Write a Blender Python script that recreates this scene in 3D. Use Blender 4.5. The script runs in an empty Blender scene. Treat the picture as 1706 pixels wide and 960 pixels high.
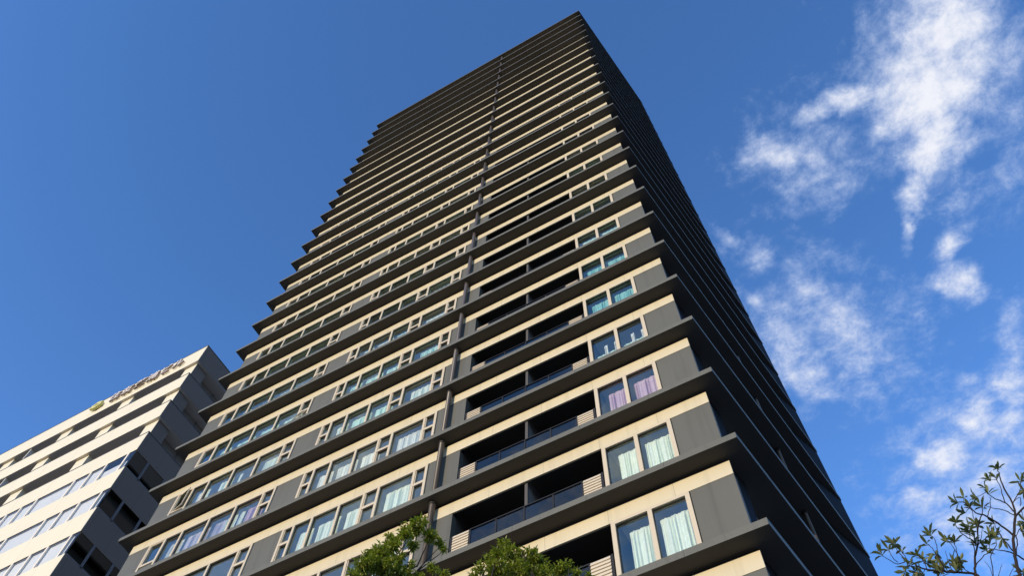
import bpy, bmesh, math, random
from mathutils import Vector, Matrix

# ---------------------------------------------------------------- camera, sky, sun, exposure
scene = bpy.context.scene
COL = scene.collection
R = math.radians
EYE = 1.6

cam_data = bpy.data.cameras.new("camera")
cam = bpy.data.objects.new("camera", cam_data)
COL.objects.link(cam)
cam_data.sensor_width = 36.0
cam_data.lens = 36.0 * 1417.39 / 1706.0
cam_data.clip_start = 0.1
cam_data.clip_end = 6000.0
cam.matrix_world = (Matrix.Translation((1.597, -14.085, EYE))
                    @ Matrix.Rotation(0.54929, 4, 'Z')
                    @ Matrix.Rotation(2.69201, 4, 'X')
                    @ Matrix.Rotation(0.04335, 4, 'Z'))
scene.camera = cam

SUN_EL, SUN_LEFT = R(10.0), R(9.0)           # the sun stands low, almost square to the tower front
sun_dir = Vector((-math.sin(SUN_LEFT) * math.cos(SUN_EL), -math.cos(SUN_LEFT) * math.cos(SUN_EL), math.sin(SUN_EL)))
sd = bpy.data.lights.new("sun", 'SUN')
sd.energy = 2.0
sd.angle = R(0.5)
sd.color = (1.0, 0.77, 0.50)
so = bpy.data.objects.new("sun", sd)
COL.objects.link(so)
so.rotation_euler = sun_dir.to_track_quat('Z', 'Y').to_euler()

scene.view_settings.view_transform = 'Standard'
scene.view_settings.look = 'None'
scene.view_settings.gamma = 1.0
scene.view_settings.use_curve_mapping = False
scene.view_settings.exposure = 0.87
scene.cycles.max_bounces = 10
scene.cycles.diffuse_bounces = 4
scene.cycles.glossy_bounces = 5
scene.cycles.transparent_max_bounces = 24
scene.cycles.transmission_bounces = 8
scene.cycles.caustics_reflective = False
scene.cycles.caustics_refractive = False
scene.cycles.use_denoising = True

SKY_STRENGTH = 0.15
SKY_GRADE = (0.57, 0.88, 1.34)
# clouds on the cloud layer: (u, v, half-width, half-height, turn, weight), u,v = direction.xy / direction.z
CLOUDS = [(0.3279, 0.3757, 0.0839, 0.0609, 1.602, 0.98),
          (0.2927, 0.4104, 0.067, 0.0546, -2.031, 0.98),
          (0.2015, 0.392, 0.0494, 0.0166, -3.099, 0.96),
          (0.2832, 0.4868, 0.0428, 0.0323, 1.559, 0.98),
          (0.2482, 0.5277, 0.0306, 0.0161, 1.961, 0.85),
          (0.3736, 0.4318, 0.0649, 0.0449, 1.594, 0.64),
          (0.3461, 0.4802, 0.0434, 0.031, -2.36, 0.54),
          (0.1108, 0.4128, 0.0369, 0.0267, -2.074, 0.85),
          (0.1542, 0.4496, 0.0299, 0.0244, -1.942, 0.75),
          (0.1088, 0.4775, 0.0397, 0.0177, -2.804, 0.55),
          (0.2279, 0.584, 0.0365, 0.0067, 1.952, 0.6),
          (0.2654, 0.6185, 0.0208, 0.0141, 3.022, 0.6),
          (0.0235, 0.4809, 0.0242, 0.0107, -2.077, 0.6),
          (0.0451, 0.5211, 0.024, 0.0133, -1.628, 0.5),
          (0.0806, 0.6036, 0.0388, 0.0312, -1.846, 0.64),
          (0.1151, 0.678, 0.0743, 0.0407, -2.088, 0.58),
          (0.0343, 0.6703, 0.0475, 0.0421, 2.732, 0.68),
          (0.0369, 0.7308, 0.0512, 0.0321, -2.314, 0.68),
          (0.1339, 0.7193, 0.0527, 0.0333, -2.1, 0.52),
          (0.0177, 0.5741, 0.0176, 0.0153, -2.216, 0.62),
          (0.2563, 0.688, 0.0315, 0.0226, -1.964, 0.87),
          (0.2974, 0.793, 0.0423, 0.0189, 1.771, 0.69),
          (0.2714, 0.8749, 0.0376, 0.0262, -2.392, 0.87),
          (0.2164, 0.823, 0.015, 0.0111, -2.352, 0.46),
          (0.2111, 0.8981, 0.0446, 0.0328, -1.58, 0.91),
          (0.2492, 0.9418, 0.0462, 0.0366, -1.962, 0.77),
          (0.1549, 0.9437, 0.0478, 0.0355, -1.992, 0.87),
          (0.2071, 1.0022, 0.0638, 0.0502, -2.147, 0.73),
          (0.1034, 0.9957, 0.0428, 0.0354, -1.933, 0.77),
          (0.1439, 1.0686, 0.0632, 0.0445, -2.423, 0.77),
          (0.0552, 1.0603, 0.0368, 0.0284, -2.35, 0.55),
          (0.2028, 1.1133, 0.0719, 0.0423, 1.706, 0.64),
          (0.0874, 0.9621, 0.0176, 0.0128, -2.427, 0.46),
          (0.1966, 0.78, 0.0145, 0.0074, -2.569, 0.32),
          (0.2751, 0.5736, 0.0296, 0.0156, -2.555, 0.4),
          (0.3298, 0.5639, 0.029, 0.0106, -2.601, 0.4)]
# a few more behind the camera and to the left, met only in the glass
CLOUDS += [(0.2996, 0.4222, 0.1217, 0.098, -2.109, 0.5),
           (0.3702, 0.4693, 0.1091, 0.0532, 1.76, 0.52),
           (0.1428, 0.4391, 0.0806, 0.0533, -2.176, 0.6),
           (0.0862, 0.6777, 0.1218, 0.083, -2.067, 0.66),
           (0.177, 0.9859, 0.1355, 0.0974, 1.602, 0.62),
           (0.2826, 0.8483, 0.088, 0.031, 1.798, 0.45),
           (0.2887, 0.3463, 0.0583, 0.0481, 1.896, 0.55),
           (0.0353, 0.5015, 0.0417, 0.0262, -1.872, 0.4),
           (-1.30, -0.66, 0.32, 0.15, 0.3, 0.9), (-0.30, -0.75, 0.22, 0.12, 0.4, 0.8), (0.25, -0.55, 0.16, 0.10, 2.0, 0.8), (-0.62, -0.55, 0.20, 0.10, 1.1, 0.75),
           (0.05, -1.05, 0.30, 0.14, 0.2, 0.8), (-1.05, -0.9, 0.35, 0.16, 0.9, 0.8), (0.6, -0.9, 0.25, 0.12, 0.5, 0.7),
           (-0.12, -0.36, 0.10, 0.06, 0.9, 0.7), (-1.6, -0.35, 0.4, 0.2, 0.2, 0.7)]


def build_sky():
    w = bpy.data.worlds.new("World")
    scene.world = w
    w.use_nodes = True
    nt = w.node_tree
    nt.nodes.clear()
    N, L = nt.nodes.new, nt.links.new
    out = N('ShaderNodeOutputWorld')
    bg = N('ShaderNodeBackground')
    bg.inputs['Strength'].default_value = SKY_STRENGTH
    L(bg.outputs[0], out.inputs[0])
    sky = N('ShaderNodeTexSky')
    sky.sky_type = 'NISHITA'
    sky.sun_disc = False
    sky.sun_elevation = SUN_EL
    sky.sun_rotation = math.atan2(sun_dir.x, sun_dir.y)
    sky.altitude = 30
    sky.air_density = 1.0
    sky.dust_density = 0.3
    sky.ozone_density = 2.0
    grade = N('ShaderNodeVectorMath')
    grade.operation = 'MULTIPLY'
    grade.inputs[1].default_value = SKY_GRADE
    L(sky.outputs[0], grade.inputs[0])
    tc = N('ShaderNodeTexCoord')
    sep = N('ShaderNodeSeparateXYZ')
    L(tc.outputs['Generated'], sep.inputs[0])
    mz = N('ShaderNodeMath')
    mz.operation = 'MAXIMUM'
    mz.inputs[1].default_value = 0.06
    L(sep.outputs[2], mz.inputs[0])
    cx = N('ShaderNodeMath'); cx.operation = 'DIVIDE'
    cy = N('ShaderNodeMath'); cy.operation = 'DIVIDE'
    L(sep.outputs[0], cx.inputs[0]); L(mz.outputs[0], cx.inputs[1])
    L(sep.outputs[1], cy.inputs[0]); L(mz.outputs[0], cy.inputs[1])
    uv = N('ShaderNodeCombineXYZ')
    L(cx.outputs[0], uv.inputs[0]); L(cy.outputs[0], uv.inputs[1])

    # the air brightens and whitens towards the horizon
    inv = N('ShaderNodeMath'); inv.operation = 'SUBTRACT'; inv.use_clamp = True
    inv.inputs[0].default_value = 1.0
    L(sep.outputs[2], inv.inputs[1])
    p1 = N('ShaderNodeMath'); p1.operation = 'POWER'; p1.inputs[1].default_value = 1.3
    L(inv.outputs[0], p1.inputs[0])
    p1b = N('ShaderNodeMath'); p1b.operation = 'MULTIPLY_ADD'; p1b.inputs[1].default_value = 0.8; p1b.inputs[2].default_value = 1.0
    L(p1.outputs[0], p1b.inputs[0])
    bright = N('ShaderNodeVectorMath'); bright.operation = 'SCALE'
    L(grade.outputs[0], bright.inputs[0]); L(p1b.outputs[0], bright.inputs['Scale'])
    p2 = N('ShaderNodeMath'); p2.operation = 'POWER'; p2.inputs[1].default_value = 4.0
    L(inv.outputs[0], p2.inputs[0])
    hz = N('ShaderNodeMix'); hz.data_type = 'RGBA'
    L(p2.outputs[0], hz.inputs['Factor'])
    L(bright.outputs[0], hz.inputs['A'])
    hz.inputs['B'].default_value = (2.1, 1.85, 1.6, 1)

    def noise(scale, detail, rough, dist, src):
        n = N('ShaderNodeTexNoise')
        n.inputs['Scale'].default_value = scale
        n.inputs['Detail'].default_value = detail
        n.inputs['Roughness'].default_value = rough
        n.inputs['Distortion'].default_value = dist
        L(src, n.inputs['Vector'])
        return n

    def math2(op, a, b, clamp=False):
        m = N('ShaderNodeMath')
        m.operation = op
        m.use_clamp = clamp
        for i, v in enumerate((a, b)):
            if isinstance(v, (int, float)):
                m.inputs[i].default_value = v
            else:
                L(v, m.inputs[i])
        return m.outputs[0]

    # the outline of each cloud is torn by noise before its weight is taken
    warp = noise(7.0, 7.0, 0.62, 0.0, uv.outputs[0])
    wsub = N('ShaderNodeVectorMath'); wsub.operation = 'SUBTRACT'
    wsub.inputs[1].default_value = (0.5, 0.5, 0.5)
    L(warp.outputs['Color'], wsub.inputs[0])
    wsc = N('ShaderNodeVectorMath'); wsc.operation = 'SCALE'
    wsc.inputs['Scale'].default_value = 0.085
    L(wsub.outputs[0], wsc.inputs[0])
    wuv = N('ShaderNodeVectorMath'); wuv.operation = 'ADD'
    L(uv.outputs[0], wuv.inputs[0]); L(wsc.outputs[0], wuv.inputs[1])
    total = None
    for (u, v, a, b, t, wt) in CLOUDS:
        mp = N('ShaderNodeMapping')
        mp.vector_type = 'TEXTURE'
        mp.inputs['Location'].default_value = (u, v, 0)
        mp.inputs['Rotation'].default_value = (0, 0, t)
        mp.inputs['Scale'].default_value = (a, b, 1)
        L(wuv.outputs[0], mp.inputs['Vector'])
        ln = N('ShaderNodeVectorMath'); ln.operation = 'LENGTH'
        L(mp.outputs[0], ln.inputs[0])
        mr = N('ShaderNodeMapRange')
        mr.interpolation_type = 'SMOOTHSTEP'
        mr.inputs['From Min'].default_value = 2.3
        mr.inputs['From Max'].default_value = 0.0
        mr.inputs['To Max'].default_value = wt * 1.26
        L(ln.outputs['Value'], mr.inputs['Value'])
        total = mr.outputs[0] if total is None else math2('MAXIMUM', total, mr.outputs[0])
    n1 = noise(22.0, 12.0, 0.68, 0.15, uv.outputs[0])
    n2 = noise(5.0, 4.0, 0.55, 0.2, uv.outputs[0])
    nn = math2('ADD', math2('MULTIPLY', math2('SUBTRACT', n1.outputs[0], 0.5), 2.0), math2('MULTIPLY', math2('SUBTRACT', n2.outputs[0], 0.5), 0.9))
    dens = math2('ADD', total, nn)
    shape = N('ShaderNodeMapRange')
    shape.interpolation_type = 'SMOOTHSTEP'
    shape.inputs['From Min'].default_value = 0.18
    shape.inputs['From Max'].default_value = 1.46
    L(dens, shape.inputs['Value'])
    gate = N('ShaderNodeMapRange')
    gate.interpolation_type = 'SMOOTHSTEP'
    gate.inputs['From Min'].default_value = 0.0
    gate.inputs['From Max'].default_value = 0.25
    L(total, gate.inputs['Value'])
    alpha = math2('MULTIPLY', shape.outputs[0], gate.outputs[0], True)
    alpha = math2('MULTIPLY', alpha, 0.97)
    ramp = N('ShaderNodeMix')
    ramp.data_type = 'RGBA'
    ramp.inputs['A'].default_value = (1.75, 2.25, 3.35, 1)
    ramp.inputs['B'].default_value = (3.3, 3.35, 3.6, 1)
    L(math2('POWER', shape.outputs[0], 1.6), ramp.inputs['Factor'])
    mix = N('ShaderNodeMix')
    mix.data_type = 'RGBA'
    L(alpha, mix.inputs['Factor'])
    L(hz.outputs['Result'], mix.inputs['A'])
    L(ramp.outputs['Result'], mix.inputs['B'])
    L(mix.outputs['Result'], bg.inputs['Color'])


build_sky()


# ---------------------------------------------------------------- helpers
class MB:
    """Collects faces and links them as ONE mesh object, in world coordinates."""
    def __init__(s):
        s.v, s.f, s.m = [], [], []

    def poly(s, pts, mi=0):
        b = len(s.v)
        s.v += [tuple(p) for p in pts]
        s.f.append(tuple(range(b, b + len(pts))))
        s.m.append(mi)

    def box(s, x0, x1, y0, y1, z0, z1, mi=0, front=None, bottom=None):
        b = len(s.v)
        s.v += [(x0, y0, z0), (x1, y0, z0), (x1, y1, z0), (x0, y1, z0), (x0, y0, z1), (x1, y0, z1), (x1, y1, z1), (x0, y1, z1)]
        fs = [(0, 3, 2, 1), (4, 5, 6, 7), (0, 1, 5, 4), (1, 2, 6, 5), (2, 3, 7, 6), (3, 0, 4, 7)]
        ms = [mi if bottom is None else bottom, mi, mi if front is None else front, mi, mi, mi]
        for f, m in zip(fs, ms):
            s.f.append(tuple(b + i for i in f))
            s.m.append(m)

    def prism(s, poly, z0, z1, mi=0, bottom=None):
        """poly counter-clockwise seen from above"""
        n = len(poly)
        b = len(s.v)
        s.v += [(x, y, z0) for x, y in poly] + [(x, y, z1) for x, y in poly]
        s.f.append(tuple(b + i for i in reversed(range(n)))); s.m.append(mi if bottom is None else bottom)
        s.f.append(tuple(b + n + i for i in range(n))); s.m.append(mi)
        for i in range(n):
            j = (i + 1) % n
            s.f.append((b + i, b + j, b + n + j, b + n + i)); s.m.append(mi)

    def tube(s, pts, radii, seg=8, mi=0, caps=True):
        pts = [Vector(p) for p in pts]
        b = len(s.v)
        up = Vector((0.31, 0.17, 0.93))
        prev = None
        for i, p in enumerate(pts):
            d = (pts[min(i + 1, len(pts) - 1)] - pts[max(i - 1, 0)]).normalized()
            a = prev if prev is not None else (up if abs(d.dot(up)) < 0.95 else Vector((1, 0, 0)))
            a = (a - d * a.dot(d)).normalized()
            prev = a
            c = d.cross(a)
            for k in range(seg):
                t = 2 * math.pi * k / seg
                s.v.append(tuple(p + (a * math.cos(t) + c * math.sin(t)) * radii[i]))
        for i in range(len(pts) - 1):
            for k in range(seg):
                k2 = (k + 1) % seg
                s.f.append((b + i * seg + k, b + i * seg + k2, b + (i + 1) * seg + k2, b + (i + 1) * seg + k)); s.m.append(mi)
        if caps:
            s.f.append(tuple(b + k for k in reversed(range(seg)))); s.m.append(mi)
            s.f.append(tuple(b + (len(pts) - 1) * seg + k for k in range(seg))); s.m.append(mi)

    def build(s, name, mats, parent=None, smooth=False):
        me = bpy.data.meshes.new(name)
        me.from_pydata(s.v, [], s.f)
        if not isinstance(mats, (list, tuple)):
            mats = [mats]
        for m in mats:
            me.materials.append(m)
        me.polygons.foreach_set('material_index', s.m)
        if smooth:
            me.polygons.foreach_set('use_smooth', [True] * len(s.f))
        me.update()
        o = bpy.data.objects.new(name, me)
        COL.objects.link(o)
        if parent is not None:
            adopt(o, parent)
        return o


def adopt(o, parent):
    o.parent = parent
    if parent.type == 'EMPTY':
        o.matrix_parent_inverse = Matrix.Translation(-Vector(parent.location))


def thing(name, loc, label, category, group=None):
    o = bpy.data.objects.new(name, None)
    o.empty_display_size = 0.5
    COL.objects.link(o)
    o.location = loc
    o['label'] = label
    o['category'] = category
    if group:
        o['group'] = group
    return o


def structure(o):
    o['kind'] = 'structure'
    return o


# ---------------------------------------------------------------- materials
def new_mat(name):
    m = bpy.data.materials.new(name)
    m.use_nodes = True
    return m, m.node_tree, m.node_tree.nodes['Principled BSDF']


def paint(name, col, rough=0.6, var=0.12, scale=0.6, streak=0.0, joints=None, spec=0.4, fine=0.04, metallic=0.0, bump=0.0, axis=0):
    """painted panel: broad unevenness, fine speckle, rain streaks, and panel joints (period, offset, width) along one axis"""
    m, nt, bs = new_mat(name)
    N, L = nt.nodes.new, nt.links.new
    tc = N('ShaderNodeTexCoord')
    n1 = N('ShaderNodeTexNoise'); n1.inputs['Scale'].default_value = scale; n1.inputs['Detail'].default_value = 4
    L(tc.outputs['Object'], n1.inputs['Vector'])
    n2 = N('ShaderNodeTexNoise'); n2.inputs['Scale'].default_value = 22; n2.inputs['Detail'].default_value = 3
    L(tc.outputs['Object'], n2.inputs['Vector'])

    def mth(op, a, b):
        q = N('ShaderNodeMath'); q.operation = op
        for i, v in enumerate((a, b)):
            if isinstance(v, (int, float)):
                q.inputs[i].default_value = v
            else:
                L(v, q.inputs[i])
        return q.outputs[0]
    f = mth('ADD', mth('MULTIPLY', mth('SUBTRACT', n1.outputs[0], 0.5), 2 * var), mth('MULTIPLY', mth('SUBTRACT', n2.outputs[0], 0.5), 2 * fine))
    f = mth('ADD', f, 1.0)
    if streak:
        mp = N('ShaderNodeMapping'); mp.inputs['Scale'].default_value = (5.0, 5.0, 0.22)
        L(tc.outputs['Object'], mp.inputs['Vector'])
        n3 = N('ShaderNodeTexNoise'); n3.inputs['Scale'].default_value = 1.0; n3.inputs['Detail'].default_value = 5
        L(mp.outputs[0], n3.inputs['Vector'])
        mr = N('ShaderNodeMapRange'); mr.inputs['From Min'].default_value = 0.5; mr.inputs['From Max'].default_value = 0.78
        mr.inputs['To Min'].default_value = 1.0; mr.inputs['To Max'].default_value = 1.0 - streak
        L(n3.outputs[0], mr.inputs['Value'])
        f = mth('MULTIPLY', f, mr.outputs[0])
    if joints:
        per, off, wid = joints
        sp = N('ShaderNodeSeparateXYZ'); L(tc.outputs['Object'], sp.inputs[0])
        fr = mth('FRACT', mth('DIVIDE', mth('ADD', sp.outputs[axis], off + 1000 * per), per), 0)
        ln = mth('LESS_THAN', mth('MULTIPLY', fr, per), wid)
        f = mth('MULTIPLY', f, mth('SUBTRACT', 1.0, mth('MULTIPLY', ln, 0.45)))
    rgb = N('ShaderNodeRGB'); rgb.outputs[0].default_value = (*col, 1)
    vm = N('ShaderNodeVectorMath'); vm.operation = 'SCALE'
    L(rgb.outputs[0], vm.inputs[0]); L(f, vm.inputs['Scale'])
    L(vm.outputs[0], bs.inputs['Base Color'])
    bs.inputs['Roughness'].default_value = rough
    bs.inputs['Specular IOR Level'].default_value = spec
    bs.inputs['Metallic'].default_value = metallic
    if bump:
        bp = N('ShaderNodeBump'); bp.inputs['Strength'].default_value = bump; bp.inputs['Distance'].default_value = 0.01
        L(n2.outputs[0], bp.inputs['Height']); L(bp.outputs[0], bs.inputs['Normal'])
    return m


def glass(name, tint, f0=0.07, coat=(0.92, 0.97, 1.0), wob=0.004, power=3.6):
    """thin pane: tinted see-through plus a Schlick mirror layer, very slightly wavy"""
    m, nt, bs = new_mat(name)
    N, L = nt.nodes.new, nt.links.new
    nt.nodes.remove(bs)
    out = nt.nodes['Material Output']
    tr = N('ShaderNodeBsdfTransparent'); tr.inputs[0].default_value = (*tint, 1)
    gl = N('ShaderNodeBsdfGlossy'); gl.inputs['Roughness'].default_value = 0.0; gl.inputs['Color'].default_value = (*coat, 1)
    lw = N('ShaderNodeLayerWeight'); lw.inputs['Blend'].default_value = 0.5
    pw = N('ShaderNodeMath'); pw.operation = 'POWER'; pw.inputs[1].default_value = power
    L(lw.outputs['Facing'], pw.inputs[0])
    ma = N('ShaderNodeMath'); ma.operation = 'MULTIPLY_ADD'; ma.inputs[1].default_value = 1 - f0; ma.inputs[2].default_value = f0
    L(pw.outputs[0], ma.inputs[0])
    tc = N('ShaderNodeTexCoord')
    nz = N('ShaderNodeTexNoise'); nz.inputs['Scale'].default_value = 0.8
    L(tc.outputs['Object'], nz.inputs['Vector'])
    bp = N('ShaderNodeBump'); bp.inputs['Strength'].default_value = 0.25; bp.inputs['Distance'].default_value = wob
    L(nz.outputs[0], bp.inputs['Height']); L(bp.outputs[0], gl.inputs['Normal'])
    mx = N('ShaderNodeMixShader')
    L(ma.outputs[0], mx.inputs[0]); L(tr.outputs[0], mx.inputs[1]); L(gl.outputs[0], mx.inputs[2])
    L(mx.outputs[0], out.inputs[0])
    return m


def cloth(name, col, thin=0.08):
    m, nt, bs = new_mat(name)
    N, L = nt.nodes.new, nt.links.new
    nt.nodes.remove(bs)
    d = N('ShaderNodeBsdfDiffuse'); t = N('ShaderNodeBsdfTranslucent')
    tc = N('ShaderNodeTexCoord')
    n1 = N('ShaderNodeTexNoise'); n1.inputs['Scale'].default_value = 7.0; n1.inputs['Detail'].default_value = 4
    L(tc.outputs['Object'], n1.inputs['Vector'])
    mx = N('ShaderNodeMix'); mx.data_type = 'RGBA'
    mx.inputs['A'].default_value = (*[c * 0.85 for c in col], 1); mx.inputs['B'].default_value = (*[min(1, c * 1.1) for c in col], 1)
    L(n1.outputs[0], mx.inputs['Factor'])
    L(mx.outputs['Result'], d.inputs[0]); L(mx.outputs['Result'], t.inputs[0])
    ms = N('ShaderNodeMixShader'); ms.inputs[0].default_value = thin
    L(d.outputs[0], ms.inputs[1]); L(t.outputs[0], ms.inputs[2])
    L(ms.outputs[0], nt.nodes['Material Output'].inputs[0])
    return m


def leaf_mat(name, dark, light, gloss=0.35, trans=0.3):
    m, nt, bs = new_mat(name)
    N, L = nt.nodes.new, nt.links.new
    ge = N('ShaderNodeNewGeometry')
    rp = N('ShaderNodeMix'); rp.data_type = 'RGBA'
    rp.inputs['A'].default_value = (*dark, 1); rp.inputs['B'].default_value = (*light, 1)
    L(ge.outputs['Random Per Island'], rp.inputs['Factor'])
    L(rp.outputs['Result'], bs.inputs['Base Color'])
    bs.inputs['Roughness'].default_value = gloss
    bs.inputs['Specular IOR Level'].default_value = 0.5
    tl = N('ShaderNodeBsdfTranslucent')
    br = N('ShaderNodeVectorMath'); br.operation = 'MULTIPLY'; br.inputs[1].default_value = (1.5, 1.7, 0.5)
    L(rp.outputs['Result'], br.inputs[0]); L(br.outputs[0], tl.inputs[0])
    mx = N('ShaderNodeMixShader'); mx.inputs[0].default_value = trans
    L(bs.outputs[0], mx.inputs[1]); L(tl.outputs[0], mx.inputs[2])
    L(mx.outputs[0], nt.nodes['Material Output'].inputs[0])
    return m


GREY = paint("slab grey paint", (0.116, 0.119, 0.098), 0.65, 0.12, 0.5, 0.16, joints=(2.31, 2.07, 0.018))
SOFFIT = paint("shaded slab grey", (0.056, 0.052, 0.044), 0.75, 0.12, 0.7)  # same paint as the slab edge, with the underside's shade in its colour
WALLGREY = paint("wall grey panel", (0.104, 0.107, 0.088), 0.6, 0.12, 0.45, 0.2)
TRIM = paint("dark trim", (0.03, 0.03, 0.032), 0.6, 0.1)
CREAM = paint("cream panel", (0.60, 0.54, 0.37), 0.55, 0.06, 0.5, 0.12, joints=(1.93, 2.07, 0.012))
FRAME = paint("beige window frame", (0.56, 0.49, 0.355), 0.45, 0.05, 0.8)
GASKET = paint("dark gasket", (0.02, 0.02, 0.022), 0.5, 0.05)
RECESS = paint("balcony wall", (0.075, 0.072, 0.066), 0.7, 0.12, 0.6)
PARTI = paint("balcony partition panel", (0.22, 0.22, 0.21), 0.6, 0.08)
CEIL = paint("ceiling white", (0.82, 0.83, 0.80), 0.8, 0.05)
FLOORING = paint("pale flooring", (0.55, 0.50, 0.43), 0.6, 0.1, 1.0)
INNER = paint("room wall", (0.68, 0.67, 0.63), 0.8, 0.08)
STEEL = paint("dark railing", (0.018, 0.018, 0.018), 0.5, 0.05, spec=0.25)
SLAT = paint("cream slat", (0.60, 0.53, 0.40), 0.5, 0.05)
PIPE = paint("brown grey pipe", (0.09, 0.075, 0.06), 0.38, 0.10, 1.5, 0.25, spec=0.5)
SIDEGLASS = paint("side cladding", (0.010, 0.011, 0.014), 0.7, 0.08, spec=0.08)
GLASS = glass("window pane", (0.94, 0.995, 0.965), 0.15, coat=(0.82, 0.98, 0.93), wob=0.010)
RAILGLASS = glass("railing pane", (0.34, 0.38, 0.42), 0.09, coat=(0.75, 0.72, 0.66), wob=0.012)
DARKGLASS = paint("dark glazing", (0.012, 0.014, 0.016), 0.06, 0.05, spec=0.6, fine=0.0)
CURT = {
    'mint': cloth("mint curtain", (0.86, 0.97, 0.85)),
    'white': cloth("white curtain", (0.88, 0.89, 0.85)),
    'aqua': cloth("aqua curtain", (0.68, 0.93, 0.84)),
    'lilac': cloth("lilac curtain", (0.66, 0.48, 0.62)),
    'mauve': cloth("mauve curtain", (0.66, 0.60, 0.70)),
    'teal': cloth("teal curtain", (0.34, 0.66, 0.64)),
    'green': cloth("green blind", (0.16, 0.30, 0.20)),
}

# ---------------------------------------------------------------- ground
g = MB(); g.box(-900, 900, -900, 900, -0.5, 0.0)
GROUND = paint("city ground", (0.17, 0.165, 0.155), 0.9, 0.2, 0.05)
structure(g.build("ground", GROUND))
g = MB(); g.box(-140, 120, -17.0, 30.0, -0.3, 0.13)
PAVE = paint("paving", (0.30, 0.28, 0.255), 0.85, 0.15, 0.3, joints=(0.6, 0.0, 0.012))
structure(g.build("pavement", PAVE))
g = MB(); g.box(-140, 120, -17.16, -17.003, -0.3, 0.135)
structure(g.build("kerb", paint("kerb stone", (0.38, 0.37, 0.35), 0.8, 0.12, joints=(1.0, 0.0, 0.015))))
g = MB(); g.poly([(-140, -29, 0.004), (120, -29, 0.004), (120, -17.16, 0.004), (-140, -17.16, 0.004)])
structure(g.build("road", paint("asphalt", (0.05, 0.05, 0.052), 0.9, 0.15, 0.3, fine=0.15)))
g = MB()
for i in range(-14, 12):
    g.poly([(i * 10, -23.15, 0.008), (i * 10 + 5, -23.15, 0.008), (i * 10 + 5, -23.0, 0.008), (i * 10, -23.0, 0.008)])
structure(g.build("road_markings", paint("road paint", (0.75, 0.75, 0.72), 0.7, 0.1)))

# ---------------------------------------------------------------- the apartment tower
ZB = 15.2305 + EYE          # top of the lowest slab seen whole
H = 3.3
W, D, SK = 26.5575, 12.7601, 0.13344
SX, SY = math.sin(SK), math.cos(SK)
NX, NY = SY, -SX
WALL = 0.50                  # the front wall stands this far behind the slab edge
HEAD, BAND, SOFF = 2.43, 2.955, 3.08
K0, K1 = -2, 25


def fx(x):                   # facade measures, taken on a plane 0.1 m further back
    return 1.6 + (x - 1.6) * 0.9932


def side(t, inset=0.0):
    return (t * SX - inset * NX, t * SY - inset * NY)


tower = thing("apartment_tower", (-13, 6, 0), "tall dark grey apartment tower with stacked cream bands and projecting floor slabs", "tower")
FOOT = [(-W, 0), (0, 0), side(D), (-W + 12, 20.0), (-W, 20.0)]
XL, XR = -W + 0.55, -0.455
BAL0, BAL1 = fx(-9.24), fx(-3.995)

for k in range(K0, K1 + 1):
    z = ZB + k * H
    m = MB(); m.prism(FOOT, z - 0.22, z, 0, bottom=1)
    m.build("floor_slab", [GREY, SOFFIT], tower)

BAYL = [-24.96, -24.05, -23.13, -21.69, -20.30, -18.90, -18.25]
BAYM = [-16.88, -16.35, -15.52, -14.33, -13.235, -12.60, -11.10, -10.53]
BAYR = [-3.98, -2.855, -1.715]
rnd = random.Random(11)


def curtain(parent, x0, x1, ztop, zbot, mat, y=0.80, folds=None, droop=0.0, amp=0.05, seed=0):
    rr = random.Random(seed)
    n = max(12, int((x1 - x0) / 0.016))
    wl = rr.uniform(0.065, 0.10)
    m = MB()
    cols = []
    ph = rr.uniform(0, 6)
    for i in range(n + 1):
        t = i / n
        x = x0 + (x1 - x0) * t
        a = 2 * math.pi * (x - x0) / wl + ph + 0.8 * math.sin(3.1 * t + ph)
        yy = y + amp * math.sin(a) * (0.55 + 0.45 * math.sin(a * 0.23 + ph * 2)) + 0.025 * math.sin(a * 0.37)
        zt = ztop + 0.018 * math.sin(a + 0.6) - droop * abs(math.sin(math.pi * t * 3))
        cols.append(((x, yy * 0.4 + y * 0.6, zt), (x + 0.006 * math.sin(a * 0.5), yy, zt - 0.25), (x + 0.012 * math.sin(a * 0.7 + 1), y + 1.25 * (yy - y), zbot)))
    for i in range(n):
        for j in range(2):
            m.poly([cols[i][j + 1], cols[i + 1][j + 1], cols[i + 1][j], cols[i][j]])
    return m.build("curtain", mat, parent, smooth=False)


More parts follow.
